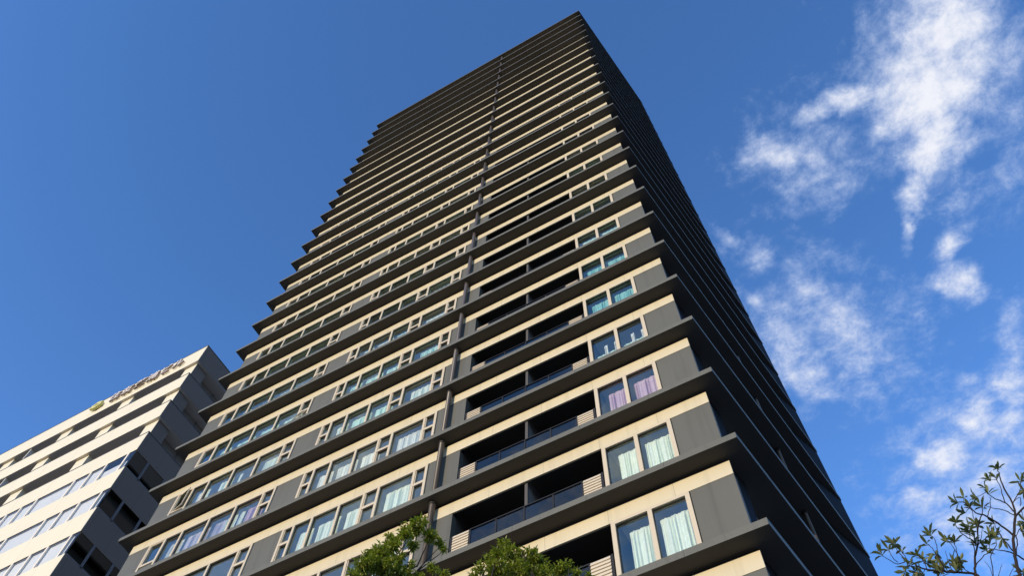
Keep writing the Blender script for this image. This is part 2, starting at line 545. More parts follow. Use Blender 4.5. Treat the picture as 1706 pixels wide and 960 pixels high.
def make_window(k, xs, narrow, label=None, single=(), opened=(), wide=0.10, tilted=()):
    """frame with mullions; narrow lights get a transom; single lights are one casement sash with a panel below"""
    z = ZB + k * H
    xs = [fx(x) for x in xs]
    f = MB()
    y0, y1 = WALL - 0.035, WALL + 0.11
    z0, z1 = z + 0.14, z + HEAD - 0.024
    f.box(xs[0], xs[-1], y0, y1, z1 - 0.10, z1)                 # head
    f.box(xs[0], xs[-1], y0, y1, z0 - 0.08, z0)                 # sill
    edges = []
    for i, x in enumerate(xs):
        if i == 0:
            a, b = x, x + wide
        elif i == len(xs) - 1:
            a, b = x - wide, x
        else:
            a, b = x - wide * 0.5, x + wide * 0.5
        f.box(a, b, y0, y1, z0, z1 - 0.10)
        edges.append((a, b))
    gl = MB()
    gy = WALL + 0.055
    gk = MB()
    gk.box(xs[0], xs[-1], WALL + 0.02, WALL + 0.10, z1 - 0.001, z + HEAD - 0.002)
    sashes = []
    awn = []
    for i in range(len(xs) - 1):
        a, b = edges[i][1], edges[i + 1][0]
        lo, hi = z0, z1 - 0.10
        if i in narrow:
            zt = z + 1.46
            f.box(a, b, y0 + 0.008, y1, zt, zt + 0.13)
            for (p, q) in ((lo, zt), (zt + 0.13, hi)):
                f.box(a, a + 0.035, y0 + 0.03, y1, p, q)
                f.box(b - 0.035, b, y0 + 0.03, y1, p, q)
                if i in tilted and p == lo:
                    awn.append((a + 0.04, b - 0.04, p, q))
                    continue
                gl.poly([(a + 0.035, gy, p), (b - 0.035, gy, p), (b - 0.035, gy, q), (a + 0.035, gy, q)])
                gk.box(a + 0.035, b - 0.035, gy - 0.02, gy + 0.02, q - 0.02, q)
        elif i in single:
            f.box(a, b, y0 + 0.05, y1, lo, z + 1.04, 1)
            f.box(a, b, y0 + 0.01, y1, z + 1.04, z + 1.12)
            p, q = z + 1.12, hi
            if i in opened:
                sashes.append((a, b, p, q))
            else:
                for (u, v, s, t) in ((a, a + 0.055, p, q), (b - 0.055, b, p, q), (a + 0.055, b - 0.055, p, p + 0.055), (a + 0.055, b - 0.055, q - 0.055, q)):
                    f.box(u, v, y0 + 0.02, y1, s, t)
                gl.poly([(a + 0.055, gy, p + 0.055), (b - 0.055, gy, p + 0.055), (b - 0.055, gy, q - 0.055), (a + 0.055, gy, q - 0.055)])
        else:
            gl.poly([(a, gy, lo), (b, gy, lo), (b, gy, hi), (a, gy, hi)])
            gk.box(a, b, gy - 0.03, gy + 0.02, hi - 0.022, hi)
            gk.box(a, a + 0.014, gy - 0.03, gy + 0.02, lo, hi - 0.022)
            gk.box(b - 0.014, b, gy - 0.03, gy + 0.02, lo, hi - 0.022)
    win = f.build("window", [FRAME, WALLGREY], tower)
    if label:
        win['label'] = label
    gl.build("glass", GLASS, win)
    gk.build("gasket", GASKET, win)
    for (a, b, p, q) in awn:                                       # a top-hung pane pushed out at the bottom
        sn, cs = math.sin(R(15)), math.cos(R(15))

        def A(x, d, off):
            return (x, y0 + 0.02 - sn * d - cs * off, q - 0.02 - cs * d + sn * off)
        s = MB()
        hgt = q - p - 0.04
        for (u, v, d0, d1) in ((a, a + 0.04, 0, hgt), (b - 0.04, b, 0, hgt), (a + 0.04, b - 0.04, 0, 0.04), (a + 0.04, b - 0.04, hgt - 0.04, hgt)):
            c = [A(u, d0, 0), A(v, d0, 0), A(v, d0, .035), A(u, d0, .035), A(u, d1, 0), A(v, d1, 0), A(v, d1, .035), A(u, d1, .035)]
            for fc in ((0, 1, 2, 3), (7, 6, 5, 4), (0, 4, 5, 1), (1, 5, 6, 2), (2, 6, 7, 3), (3, 7, 4, 0)):
                s.poly([c[j] for j in fc])
        sh = s.build("sash", FRAME, win)
        sh['label'] = "small top-hung pane pushed open"
        gg = MB(); gg.poly([A(a + .04, .04, .015), A(b - .04, .04, .015), A(b - .04, hgt - .04, .015), A(a + .04, hgt - .04, .015)])
        gg.build("glass", GLASS, win)
    for (a, b, p, q) in sashes:                                    # a casement swung out on its left stile
        s = MB()
        ang = R(13)
        w_ = b - a - 0.02
        ux, uy = math.cos(ang), -math.sin(ang)

        def P(t, zz, off):
            return (a + 0.01 + ux * t * w_ - uy * off, y0 + 0.03 + uy * t * w_ + ux * off, zz)

        def bar(t0, t1, za, zb):
            c = [P(t0, za, 0), P(t1, za, 0), P(t1, za, 0.045), P(t0, za, 0.045), P(t0, zb, 0), P(t1, zb, 0), P(t1, zb, 0.045), P(t0, zb, 0.045)]
            for fc in ((0, 3, 2, 1), (4, 5, 6, 7), (0, 1, 5, 4), (1, 2, 6, 5), (2, 3, 7, 6), (3, 0, 4, 7)):
                s.poly([c[j] for j in fc])
        bar(0, 0.07, p, q); bar(0.93, 1, p, q); bar(0.07, 0.93, p, p + 0.06); bar(0.07, 0.93, q - 0.06, q)
        so_ = s.build("sash", FRAME, win)
        so_['label'] = "casement sash swung open"
        gg = MB(); gg.poly([P(0.07, p + 0.06, 0.02), P(0.93, p + 0.06, 0.02), P(0.93, q - 0.06, 0.02), P(0.07, q - 0.06, 0.02)])
        gg.build("glass", GLASS, win)
    return win, edges


def hang(k, win, edges, i, part, mat, ztop=2.2, zbot=0.12, y=0.80):
    a, b = edges[i][1], edges[i + 1][0]
    u, v = part
    z = ZB + k * H
    curtain(win, a + (b - a) * u, a + (b - a) * v, z + ztop, z + zbot, CURT[mat], y, seed=k * 31 + i * 7 + int(a * 10))


for k in range(K0, K1):
    z = ZB + k * H
    # cream band under the soffit, with a dark shadow gap above it
    m = MB()
    m.box(XL, XR, WALL, WALL + 0.06, z + HEAD, z + BAND)
    m.build("cream_band", CREAM, tower)
    m = MB()
    for a, b in ((XL, fx(-24.96) - 0.026), (fx(-18.25) + 0.026, fx(-16.88) - 0.026), (fx(-10.53) + 0.026, BAL0), (fx(-1.715) + 0.022, XR)):
        m.box(a, b, WALL + 0.012, WALL + 0.25, z, z + HEAD - 0.004)
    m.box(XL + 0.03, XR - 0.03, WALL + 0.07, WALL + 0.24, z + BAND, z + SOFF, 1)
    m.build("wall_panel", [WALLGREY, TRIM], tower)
    # windows
    wl, el = make_window(k, BAYL, (5,), single=(0,), opened=(0,) if k == 4 else (), tilted=(5,) if k in (5, 6) else (),
                         label={4: "ribbon window with its end casement swung open", 5: "ribbon window with a small pane tilted open",
                                6: "ribbon window with a small pane tilted open"}.get(k))
    wm, em = make_window(k, BAYM, (0, 4, 6))
    lab = {2: "corner bay window with lilac curtains"}.get(k)
    wr, er = make_window(k, BAYR, (), label=lab, wide=0.125)
    if k <= 10:
        pat = {-2: 'mint', -1: 'mint', 0: 'mint', 1: 'mint', 2: 'lilac', 3: 'white', 4: 'teal', 5: 'teal', 6: 'aqua', 7: 'aqua', 8: 'mint', 9: 'aqua', 10: 'white'}[k]
        if k == 3:
            for i in (0, 1):
                hang(k, wr, er, i, (0.05, 0.98), 'aqua', 1.5)
                hang(k, wr, er, i, (0.42, 0.56), 'white', 1.9, y=0.72)
                hang(k, wr, er, i, (0.84, 0.97), 'white', 1.9, y=0.72)
        else:
            hang(k, wr, er, 0, (0.26 if k < 4 else 0.12, 0.99), pat, 2.16)
            hang(k, wr, er, 1, (0.07, 0.95) if k != 2 else (0.12, 0.97), pat, 2.16)
    if k <= 13:
        mats = {0: ('aqua', 'mint'), 1: ('aqua', 'mint'), 2: ('aqua', 'mint'), 3: ('mint', 'white'), 4: ('aqua', 'mint'), 5: ('aqua', 'aqua'), 6: ('aqua', 'mint'), 7: ('green', 'aqua'), 8: ('green', 'aqua')}.get(k, ('aqua', 'mint'))
        r2 = random.Random(k + 50)
        for i in (1, 2, 3, 5):
            lo = r2.uniform(0.01, 0.12)
            hang(k, wm, em, i, (lo, r2.uniform(0.95, 0.99)), mats[0] if r2.random() < 0.45 and k != 2 else mats[1], 2.12 if i != 5 else 2.2)
        if r2.random() < 0.6:
            hang(k, wm, em, 4, (0.1, 0.6), mats[1], 1.3)
        # left bay
        if k == 3:
            hang(k, wl, el, 1, (0.05, 0.3), 'white'); hang(k, wl, el, 1, (0.62, 0.98), 'white')
            hang(k, wl, el, 2, (0.05, 0.95), 'mauve'); hang(k, wl, el, 3, (0.05, 0.5), 'mauve'); hang(k, wl, el, 3, (0.52, 0.97), 'mint')
            hang(k, wl, el, 4, (0.0, 0.18), 'mint'); hang(k, wl, el, 4, (0.3, 0.95), 'lilac')
        elif k == 4:
            hang(k, wl, el, 1, (0.1, 0.35), 'white'); hang(k, wl, el, 1, (0.6, 0.95), 'mint')
            hang(k, wl, el, 2, (0.3, 0.9), 'mint'); hang(k, wl, el, 3, (0.05, 0.2), 'mint'); hang(k, wl, el, 4, (0.06, 0.75), 'mint')
        elif k in (5, 6, 7, 8):
            for i in (1, 2, 3, 4):
                hang(k, wl, el, i, (0.12, 0.97), 'aqua', 2.0 + 0.05 * (i % 2))
        else:
            for i in (1, 2, 3, 4):
                if r2.random() < 0.8:
                    hang(k, wl, el, i, (r2.uniform(0.03, 0.3), r2.uniform(0.75, 0.97)), r2.choice(('mint', 'aqua', 'aqua', 'green')), 2.1)
    # rooms: ceilings; balcony: back wall, cheeks, partition
    m = MB()
    m.box(XL + 0.1, BAL0 - 0.12, WALL + 0.26, 3.15, z + 2.62, z + H - 0.224)
    m.box(BAL1 + 0.12, XR - 0.1, WALL + 0.26, 3.15, z + 2.62, z + H - 0.224)
    m.box(XL + 0.21, BAL0 - 0.13, WALL + 0.26, 3.15, z + 0.001, z + 0.03, 1)
    m.box(BAL1 + 0.13, XR - 0.12, WALL + 0.26, 3.15, z + 0.001, z + 0.03, 1)
    m.build("ceiling", [CEIL, FLOORING], tower)
    m = MB()
    m.box(BAL0 - 0.12, BAL1 + 0.12, 2.2, 2.3, z + 0.002, z + H - 0.223)
    m.box(BAL0 - 0.12, BAL0 - 0.002, WALL + 0.255, 2.2, z + 0.002, z + H - 0.223)
    m.box(BAL1 + 0.002, BAL1 + 0.12, WALL + 0.255, 2.2, z + 0.002, z + H - 0.223)
    for a in (BAL0 + 0.5, BAL1 - 2.2):
        m.box(a, a + 1.7, 2.17, 2.2, z + 0.1, z + 2.1, 1)
        m.box(a + 0.83, a + 0.87, 2.15, 2.17, z + 0.1, z + 2.1, 2)
    m.box(BAL0 - 0.001, BAL1 + 0.001, WALL + 0.256, 2.19, z + H - 0.26, z + H - 0.2235)
    m.build("balcony_wall", [RECESS, DARKGLASS, STEEL], tower)
    xp = fx(-6.62)
    m = MB()
    m.box(xp - 0.03, xp + 0.03, 0.62, 2.19, z + 0.08, z + 2.75)
    m.box(xp - 0.05, xp + 0.05, 0.58, 0.62, z + 0.0, z + 2.9, 1)
    m.build("balcony_partition", [PARTI, RECESS], tower)
    # railing
    yr = WALL + 0.02
    m = MB()
    posts = [fx(x) for x in (-8.50, -7.60, -6.64, -5.67, -4.71)]
    for x in posts:
        m.box(x - 0.022, x + 0.022, yr - 0.02, yr + 0.03, z, z + 1.27)
    m.box(posts[0] - 0.022, posts[-1] + 0.022, yr - 0.03, yr + 0.04, z + 1.27, z + 1.31)
    m.box(posts[0] + 0.022, posts[-1] - 0.022, yr - 0.012, yr + 0.02, z + 0.10, z + 0.15)
    x9 = fx(-4.06)
    m.box(x9 - 0.03, x9 + 0.03, yr - 0.02, yr + 0.06, z, z + 1.33)
    m.box(fx(-9.2), fx(-9.14), yr - 0.02, yr + 0.06, z, z + 1.30)
    rail = m.build("balcony_railing", STEEL, tower)
    m = MB()
    for a, b in zip(posts, posts[1:]):
        m.poly([(a + 0.022, yr, z + 0.15), (b - 0.022, yr, z + 0.15), (b - 0.022, yr, z + 1.265), (a + 0.022, yr, z + 1.265)])
    m.build("glass", RAILGLASS, rail)
    for a, b in ((fx(-9.12), fx(-8.55)), (fx(-4.68), fx(-4.11))):
        m = MB()
        n = 10
        for i in range(n):
            zz = z + 0.15 + i * 0.117
            m.poly([(a, yr - 0.035, zz), (b, yr - 0.035, zz), (b, yr - 0.005, zz + 0.108), (a, yr - 0.005, zz + 0.108)])
            m.box(a, b, yr - 0.004, yr + 0.02, zz - 0.005, zz + 0.112)
            m.poly([(a, yr - 0.035, zz), (a, yr - 0.004, zz), (b, yr - 0.004, zz), (b, yr - 0.035, zz)])
        m.build("slat_screen", SLAT, rail)

# the round downpipe and the two smaller ones on the narrow side
def downpipe(x, y, r, name="drainpipe"):
    m = MB()
    ztop = ZB + 24 * H + 3.07
    m.tube([(x, y, 4.0), (x, y, ztop)], [r, r], 20)
    for k in range(K0, K1):
        z = ZB + k * H
        m.tube([(x, y, z + 2.98), (x, y, z + 3.079)], [r + 0.03, r + 0.03], 20, 1)
    return m.build(name, [PIPE, TRIM], tower, smooth=True)


downpipe(-9.86, 0.32, 0.10)
px, py = side(6.3, 0.36)
downpipe(px, py, 0.06)

# the narrow side, the back and the core
ZLO, ZHI = ZB + K0 * H - 0.1, ZB + K1 * H - 0.05
m = MB()
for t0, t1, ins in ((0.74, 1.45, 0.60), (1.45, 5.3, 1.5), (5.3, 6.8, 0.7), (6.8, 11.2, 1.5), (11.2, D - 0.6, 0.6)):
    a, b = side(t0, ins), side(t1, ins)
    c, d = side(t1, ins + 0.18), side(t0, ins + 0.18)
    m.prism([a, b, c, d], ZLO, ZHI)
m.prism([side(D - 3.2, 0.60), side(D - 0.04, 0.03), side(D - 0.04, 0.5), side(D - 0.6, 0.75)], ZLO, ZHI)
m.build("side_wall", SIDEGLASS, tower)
m = MB()
m.box(XL, XL + 0.2, WALL + 0.253, 3.2, ZLO, ZHI, 0)
m.prism([(XL, 3.2), (side(3.2, 2.0)[0], 3.2), side(D - 0.9, 2.0), (-W + 12, 19.0), (XL, 19.0)], ZLO, ZHI, 0)
for x in (fx(-17.56), fx(-10.0), fx(-3.8)):
    m.box(x - 0.08, x + 0.08, WALL + 0.26 if x < -5 else 2.31, 3.19, ZLO, ZHI, 0)
m.build("core_wall", INNER, tower)
# ground storeys
m = MB()
zt = ZB + K0 * H - 0.223
m.box(-W + 1.5, -1.2, 2.0, D - 1.2, 0.13, zt)
for i in range(7):
    x = -W + 1.1 + i * 4.05
    m.box(x - 0.35, x + 0.35, 0.7, 1.4, 0.13, zt)
m.build("podium_wall", paint("podium stone", (0.12, 0.115, 0.11), 0.5, 0.15, 1.0, joints=(1.2, 0.0, 0.01)), tower)
m = MB()
for i in range(6):
    x = -W + 2.0 + i * 4.05
    m.box(x, x + 3.0, 1.95, 1.998, 0.3, 3.6)
    m.box(x, x + 3.0, 1.95, 1.998, 4.6, zt - 0.6)
m.build("podium_window", DARKGLASS, tower)

# ---------------------------------------------------------------- the office building beyond the tower's left edge
OX, OY = -39.594, 4.035
office = thing("office_building", (-62, 14, 0), "cream panelled office building with ribbon windows, open top storeys and dark side wall", "building")
OCREAM = paint("office cream panel", (0.74, 0.695, 0.515), 0.5, 0.04, 0.3, 0.06, joints=(3.425, 0.55, 0.02))
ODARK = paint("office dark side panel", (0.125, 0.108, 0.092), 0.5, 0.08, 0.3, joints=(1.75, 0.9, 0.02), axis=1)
OSOFF = paint("office soffit", (0.60, 0.55, 0.47), 0.8, 0.10, 0.4)
OFIN = paint("office fin", (0.62, 0.60, 0.54), 0.7, 0.06)
OGLASS = glass("office pane", (0.94, 0.95, 0.95), 0.04, coat=(0.80, 0.76, 0.72), power=5.0)
ODGLASS = glass("office side pane", (0.04, 0.046, 0.046), 0.07, coat=(0.7, 0.68, 0.64), power=5.0)
OBLIND = paint("office blind", (0.74, 0.77, 0.76), 0.8, 0.12, 0.35)
OMULL = paint("office mullion", (0.76, 0.72, 0.62), 0.5, 0.05)
OSMULL = paint("office side mullion", (0.10, 0.105, 0.115), 0.5, 0.05)
OBACK = paint("office loggia back", (0.16, 0.15, 0.135), 0.35, 0.15, 0.8)
FAR_X, FAR_Y = -118.0, OY + 24.0


def band(z0, z1, coping=True):
    m = MB()
    m.box(FAR_X, OX, OY, OY + 0.022, z0, z1, 0)                                    # cream face
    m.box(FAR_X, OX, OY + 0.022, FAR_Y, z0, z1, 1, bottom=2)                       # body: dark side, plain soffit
    if coping:
        m.box(FAR_X, OX + 0.02, OY - 0.02, FAR_Y, z1 + 0.05, z1 + 0.10, 3)
        m.box(FAR_X, OX - 0.03, OY + 0.03, FAR_Y, z1, z1 + 0.05, 3)
    return m.build("spandrel_band", [OCREAM, ODARK, OSOFF, OSMULL], office)


lv = [(60.26, 62.67), (56.20, 58.22), (52.18, 54.26)]
lv = [(a + EYE, b + EYE) for a, b in lv]
for a, b in lv:
    band(a, b)
zb4, zt4 = 48.07 + EYE, 50.14 + EYE
band(zb4, zt4)
# the three open storeys: pillars, fins, set-back glazing
for fi, (z0, z1) in enumerate(((lv[1][1], lv[0][0]), (lv[2][1], lv[1][0]), (zt4, lv[2][0]))):
    z0 += 0.0
    for i in range(12):
        x1 = OX - 0.23 - 6.82 * i
        x0 = x1 - 1.28
        m = MB()
        if i == 0:
            m.box(x0, x1, OY + 0.23, OY + 0.25, z0, z1 - 0.003, 0)
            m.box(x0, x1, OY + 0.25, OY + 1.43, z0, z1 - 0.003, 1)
        else:
            m.box(x0, x1, OY + 0.23, OY + 0.85, z0, z1 - 0.003, 0)
        m.build("pillar", [OCREAM, ODARK], office)
    for i, x in enumerate((-58.2, -58.2, None)[fi:fi + 1]):
        if x is not None:
            m = MB(); m.box(x - 0.06, x + 0.06, OY + 0.12, OY + 1.58, z0, z1 - 0.003)
            m.build("partition", OFIN, office)
    m = MB()
    m.box(FAR_X, OX - 1.4, OY + 1.6, OY + 1.75, z0, z1 - 0.003, 0)
    m.box(OX - 1.15, OX - 1.0, OY + 1.43, FAR_Y, z0, z1 - 0.003, 0)
    for j in range(8):
        y = OY + 3.3 + 2.6 * j
        m.box(OX - 1.0, OX - 0.93, y, y + 0.09, z0, z1 - 0.003, 1)
    m.build("loggia_wall", [OBACK, OSMULL], office)
# ribbon-window storeys, down to the ground
zt = zb4
n = 0
while zt > 8.0:
    hw = 1.92
    zb = zt - hw
    nb = max(zb - 2.19, 0.2)
    band(nb, zb, coping=False)
    xs = [OX - 0.74]
    pat = [1.98, 1.45, 1.55, 3.6, 1.52, 1.48, 1.95, 1.9]
    if n % 3 == 1:
        pat = [1.95, 1.55, 1.45, 3.55, 1.9, 1.5, 1.55, 1.6]
    if n % 3 == 2:
        pat = [1.92, 1.47, 1.5, 1.8, 1.75, 1.5, 1.5, 1.95]
    i = 0
    while xs[-1] > FAR_X + 3:
        xs.append(xs[-1] - pat[i % len(pat)])
        i += 1
    gl = MB()
    gy = OY + 0.035
    edges = [OX - 0.002] + xs
    for j in range(len(edges) - 1):
        a, b = edges[j + 1] + 0.09, edges[j] - (0.09 if j else 0.0)
        gl.poly([(a, gy, zb), (b, gy, zb), (b, gy, zt), (a, gy, zt)])
    win = gl.build("window", OGLASS, office)
    fr = MB()
    for x in xs:
        fr.box(x - 0.09, x + 0.09, OY + 0.004, OY + 0.09, zb, zt)
    fr.box(FAR_X, OX - 0.004, OY + 0.006, OY + 0.085, zb - 0.03, zb)
    fr.box(FAR_X, OX - 0.004, OY + 0.006, OY + 0.085, zt, zt + 0.03)
    fr.build("frame", OMULL, win)
    gb = MB()
    for (a, b) in ((0, 0.03), (hw - 0.03, hw)):
        gb.box(FAR_X, OX - 0.01, OY + 0.02, OY + 0.06, zb + a, zb + b)
    gb.build("gasket", GASKET, win)
    bl = MB()
    r3 = random.Random(n + 5)
    for j in range(len(edges) - 1):
        drop = 0.02 if (j > 1 or n > 0) else 0.75
        bl.box(edges[j + 1] + 0.02, edges[j] - 0.02 - (0.5 if j == 0 else 0), OY + 0.16, OY + 0.18, zb + 0.01, zt - drop - 0.02)
    bl.build("blind", OBLIND, win)
    # the side face
    sx = OX - 0.04
    ys = [OY + 0.05, OY + 1.33, OY + 3.08] + [OY + 3.08 + 1.75 * (q + 1) for q in range(11)]
    gs = MB()
    for j in range(len(ys) - 1):
        gs.poly([(sx, ys[j] + 0.09, zb), (sx, ys[j + 1] - 0.09, zb), (sx, ys[j + 1] - 0.09, zt), (sx, ys[j] + 0.09, zt)])
    sw = gs.build("window", ODGLASS, office)
    fr = MB()
    for y in ys[1:]:
        fr.box(OX - 0.09, OX - 0.004, y - 0.09, y + 0.09, zb, zt)
    fr.box(OX - 0.09, OX - 0.004, OY + 0.14, FAR_Y, zb, zb + 0.10)
    fr.build("frame", OSMULL, sw)
    back = MB()
    back.box(FAR_X + 0.3, OX - 2.2, OY + 2.2, FAR_Y - 0.3, zb, zt)
    back.build("interior_wall", OBACK, office)
    zt = nb
    n += 1

# lettering on the parapet
SIGN = paint("sign letter", (0.66, 0.61, 0.56), 0.5, 0.04)
SIGNSHADE = paint("shaded letter return", (0.34, 0.27, 0.22), 0.5, 0.04)  # same finish as the letter face, browned and darkened for shade
LIME = paint("sign emblem yellow green", (0.58, 0.56, 0.20), 0.45, 0.05)
sign = thing("building_sign", (-46.5, OY - 0.3, 60.9 + EYE), "row of raised letters and lime emblem on the office roof parapet", "sign")
chars = "住友芝浦ビル"
sx0, pitch, zbase = -49.72, 1.40, 60.98 + EYE
for i, ch in enumerate(chars):
    cu = bpy.data.curves.new("letter", 'FONT')
    cu.body = ch
    cu.size = 1.24
    cu.extrude = 0.09
    cu.offset = 0.018
    to = bpy.data.objects.new("letter_curve", cu)
    COL.objects.link(to)
    dg = bpy.context.evaluated_depsgraph_get()
    me = bpy.data.meshes.new_from_object(to.evaluated_get(dg))
    bpy.data.objects.remove(to)
    me.name = "letter"
    me.materials.clear(); me.materials.append(SIGN); me.materials.append(SIGNSHADE)
    for p_ in me.polygons:
        p_.material_index = 0 if abs(p_.normal.z) > 0.7 else 1
    me.transform(Matrix.Translation((sx0 + i * pitch + 0.05, OY - 0.16, zbase + 0.10)) @ Matrix.Rotation(R(90), 4, 'X'))
    o = bpy.data.objects.new("letter", me)
    COL.objects.link(o)
    adopt(o, sign)
m = MB()
ex, ez = -51.2, zbase + 0.60                             # the emblem: a lozenge well-frame of four crossed bars


def lozenge_bar(ax, az, bx, bz, w):
    d = Vector((bx - ax, bz - az)); nrm = Vector((-d.y, d.x)).normalized() * w
    c = [(ax + nrm.x, az + nrm.y), (ax - nrm.x, az - nrm.y), (bx - nrm.x, bz - nrm.y), (bx + nrm.x, bz + nrm.y)]
    return c


yo = 0
for (ax, az, bx, bz) in ((-.75, .18, .22, .78), (-.22, -.78, .75, -.18 + .0), (-.75, -.18, .22, -.78), (-.22, .78, .75, .18)):
    c = lozenge_bar(ex + ax * .80, ez + az * .46, ex + bx * .80, ez + bz * .46, 0.16)
    y0, y1 = OY - 0.30 - yo, OY - 0.08
    yo += 0.004
    f_ = [(x, y0, z) for x, z in c]; b_ = [(x, y1, z) for x, z in c]
    m.poly(f_); m.poly(b_[::-1])
    for j in range(4):
        j2 = (j + 1) % 4
        m.poly([f_[j], b_[j], b_[j2], f_[j2]])
m.build("emblem", LIME, sign)

# ---------------------------------------------------------------- trees
BARK = paint("bark", (0.034, 0.026, 0.021), 0.9, 0.25, 6.0, bump=0.5, spec=0.15)
LEAF_A = leaf_mat("broad green leaf", (0.095, 0.13, 0.014), (0.33, 0.36, 0.06), 0.42, 0.32)
LEAF_B = leaf_mat("olive leaf", (0.062, 0.085, 0.028), (0.16, 0.175, 0.058), 0.40, 0.22)


def leaf(m, base, d, up, ln, wd, curl, simple=False):
    """one leaf: midrib from base along d, folded up a little on both sides of the midrib"""
    d = d.normalized()
    s = d.cross(up)
    if s.length < 1e-3:
        s = d.cross(Vector((1, 0.2, 0.1)))
    s.normalize()
    n = s.cross(d).normalized()
    b = base
    tip = b + d * ln - n * curl * ln
    m1 = b + d * ln * 0.35 + n * curl * ln * 0.10
    m2 = b + d * ln * 0.70 - n * curl * ln * 0.25
    fold = 0.22 * wd
    if simple:
        l1, r1 = b + d * ln * 0.42 + s * wd * .5 + n * fold, b + d * ln * 0.42 - s * wd * .5 + n * fold
        k = len(m.v)
        m.v += [tuple(b), tuple(l1), tuple(tip), tuple(r1), tuple(m1)]
        m.f += [(k, k + 4, k + 1), (k + 4, k + 2, k + 1), (k, k + 3, k + 4), (k + 4, k + 3, k + 2)]
        m.m += [0] * 4
        return
    l1, r1 = m1 + s * wd * .42 + n * fold, m1 - s * wd * .42 + n * fold
    l2, r2 = m2 + s * wd * .48 + n * fold, m2 - s * wd * .48 + n * fold
    k = len(m.v)
    m.v += [tuple(p) for p in (b, m1, m2, tip, l1, l2, r1, r2)]
    m.f += [(k, k + 1, k + 4), (k + 1, k + 2, k + 5, k + 4), (k + 2, k + 3, k + 5), (k, k + 6, k + 1), (k + 1, k + 6, k + 7, k + 2), (k + 2, k + 7, k + 3)]
    m.m += [0] * 6


def rvec(r):
    while True:
        v = Vector((r.uniform(-1, 1), r.uniform(-1, 1), r.uniform(-1, 1)))
        if 0.01 < v.length < 1:
            return v


def bent(a, b, r, n=4, sag=0.06):
    a, b = Vector(a), Vector(b)
    L_ = (b - a).length
    o = [a]
    for i in range(1, n):
        t = i / n
        o.append(a.lerp(b, t) + rvec(r) * L_ * sag + Vector((0, 0, math.sin(math.pi * t) * L_ * 0.05)))
    o.append(b)
    return o


def leafy_tree(name, foot, clusters, lower, label, seed, per, group=None):
    """clusters: (x, y, z, radius) balls of shoots at the top of the crown; lower: ball counts below them"""
    r = random.Random(seed)
    c0 = Vector((sum(c[0] for c in clusters) / len(clusters), sum(c[1] for c in clusters) / len(clusters), 0))
    foot = Vector(foot)
    root = thing(name, foot, label, "tree", group)
    tr = MB()
    top = max(c[2] for c in clusters)
    fork = Vector((foot.x, foot.y, 0.13)) + Vector((0.1, 0.1, top * 0.42))
    tr.tube([(foot.x, foot.y, 0.10), (foot.x + .02, foot.y, 0.6), (foot.x + .05, foot.y + .06, top * 0.25), fork], [0.20, 0.15, 0.13, 0.11], 12)
    balls = list(clusters)
    for i in range(lower):
        v = rvec(r)
        while True:
            v = rvec(r)
            q = Vector((c0.x + v.x * 1.5 + (foot.x - c0.x) * .5, c0.y + v.y * 1.5 + (foot.y - c0.y) * .5, top * 0.70 + v.z * 1.5 - 0.25))
            if (q.z + 0.35 - EYE) < 0.86 * math.hypot(q.x - 1.6, q.y + 14.1):
                break
        balls.append((c0.x + v.x * 1.5 + (foot.x - c0.x) * .5, c0.y + v.y * 1.5 + (foot.y - c0.y) * .5, top * 0.70 + v.z * 1.5 - 0.25, r.uniform(0.16, 0.30)))
    limbs = []
    hubs = []
    for i in range(7):
        a = i / 7 * 2 * math.pi + r.uniform(-.3, .3)
        e = Vector((c0.x + math.cos(a) * 0.75, c0.y + math.sin(a) * 0.75, top * 0.76 + r.uniform(-.6, .25)))
        p = bent(fork, e, r, 5, 0.07)
        tr.tube(p, [0.06, 0.05, 0.04, 0.03, 0.022, 0.014], 8)
        hubs += [(p[3], .04), (p[4], .03), (p[5], .022)]
    lm = MB()
    for (x, y, z, rad) in balls:
        c = Vector((x, y, z))
        h, hr = min(hubs, key=lambda q: (q[0] - c).length + max(0, q[0].z - c.z + 0.1) * 1.5)
        low = c - Vector((0, 0, rad * 0.7))
        p = bent(h, low, r, 4, 0.08)
        w0 = min(hr, 0.006 + 0.02 * min(1, (low - h).length))
        tr.tube(p, [w0, w0 * .8, w0 * .65, w0 * .5, 0.0035], 6)
        shoots = max(5, int(per * (rad / 0.12) ** 2.3))
        for s in range(shoots):
            v = rvec(r)
            v.z = v.z * 0.9 + 0.12
            e = c + v * rad
            d = (e - low)
            if d.length < 0.02:
                continue
            if s % 3 == 0:
                tr.tube([low + d * 0.15, low + d * 0.6 + rvec(r) * .01, e], [0.003, 0.0025, 0.0015], 4, caps=False)
            d.normalize()
            nl = r.randint(6, 9)
            for q in range(nl):
                t = q / nl
                out = (d * (0.15 + 0.5 * t) + rvec(r) * 0.9 + Vector((0, 0, -0.42))).normalized()
                bpos = e - d * (1 - t) * 0.055
                leaf(lm, bpos, out, Vector((0, 0, 1)) + rvec(r) * .5, r.uniform(0.042, 0.092), r.uniform(0.017, 0.030), r.uniform(0.05, 0.3), True)
    tr.build("trunk", BARK, root, smooth=True)
    lm.build("crown", LEAF_A, root)
    return root


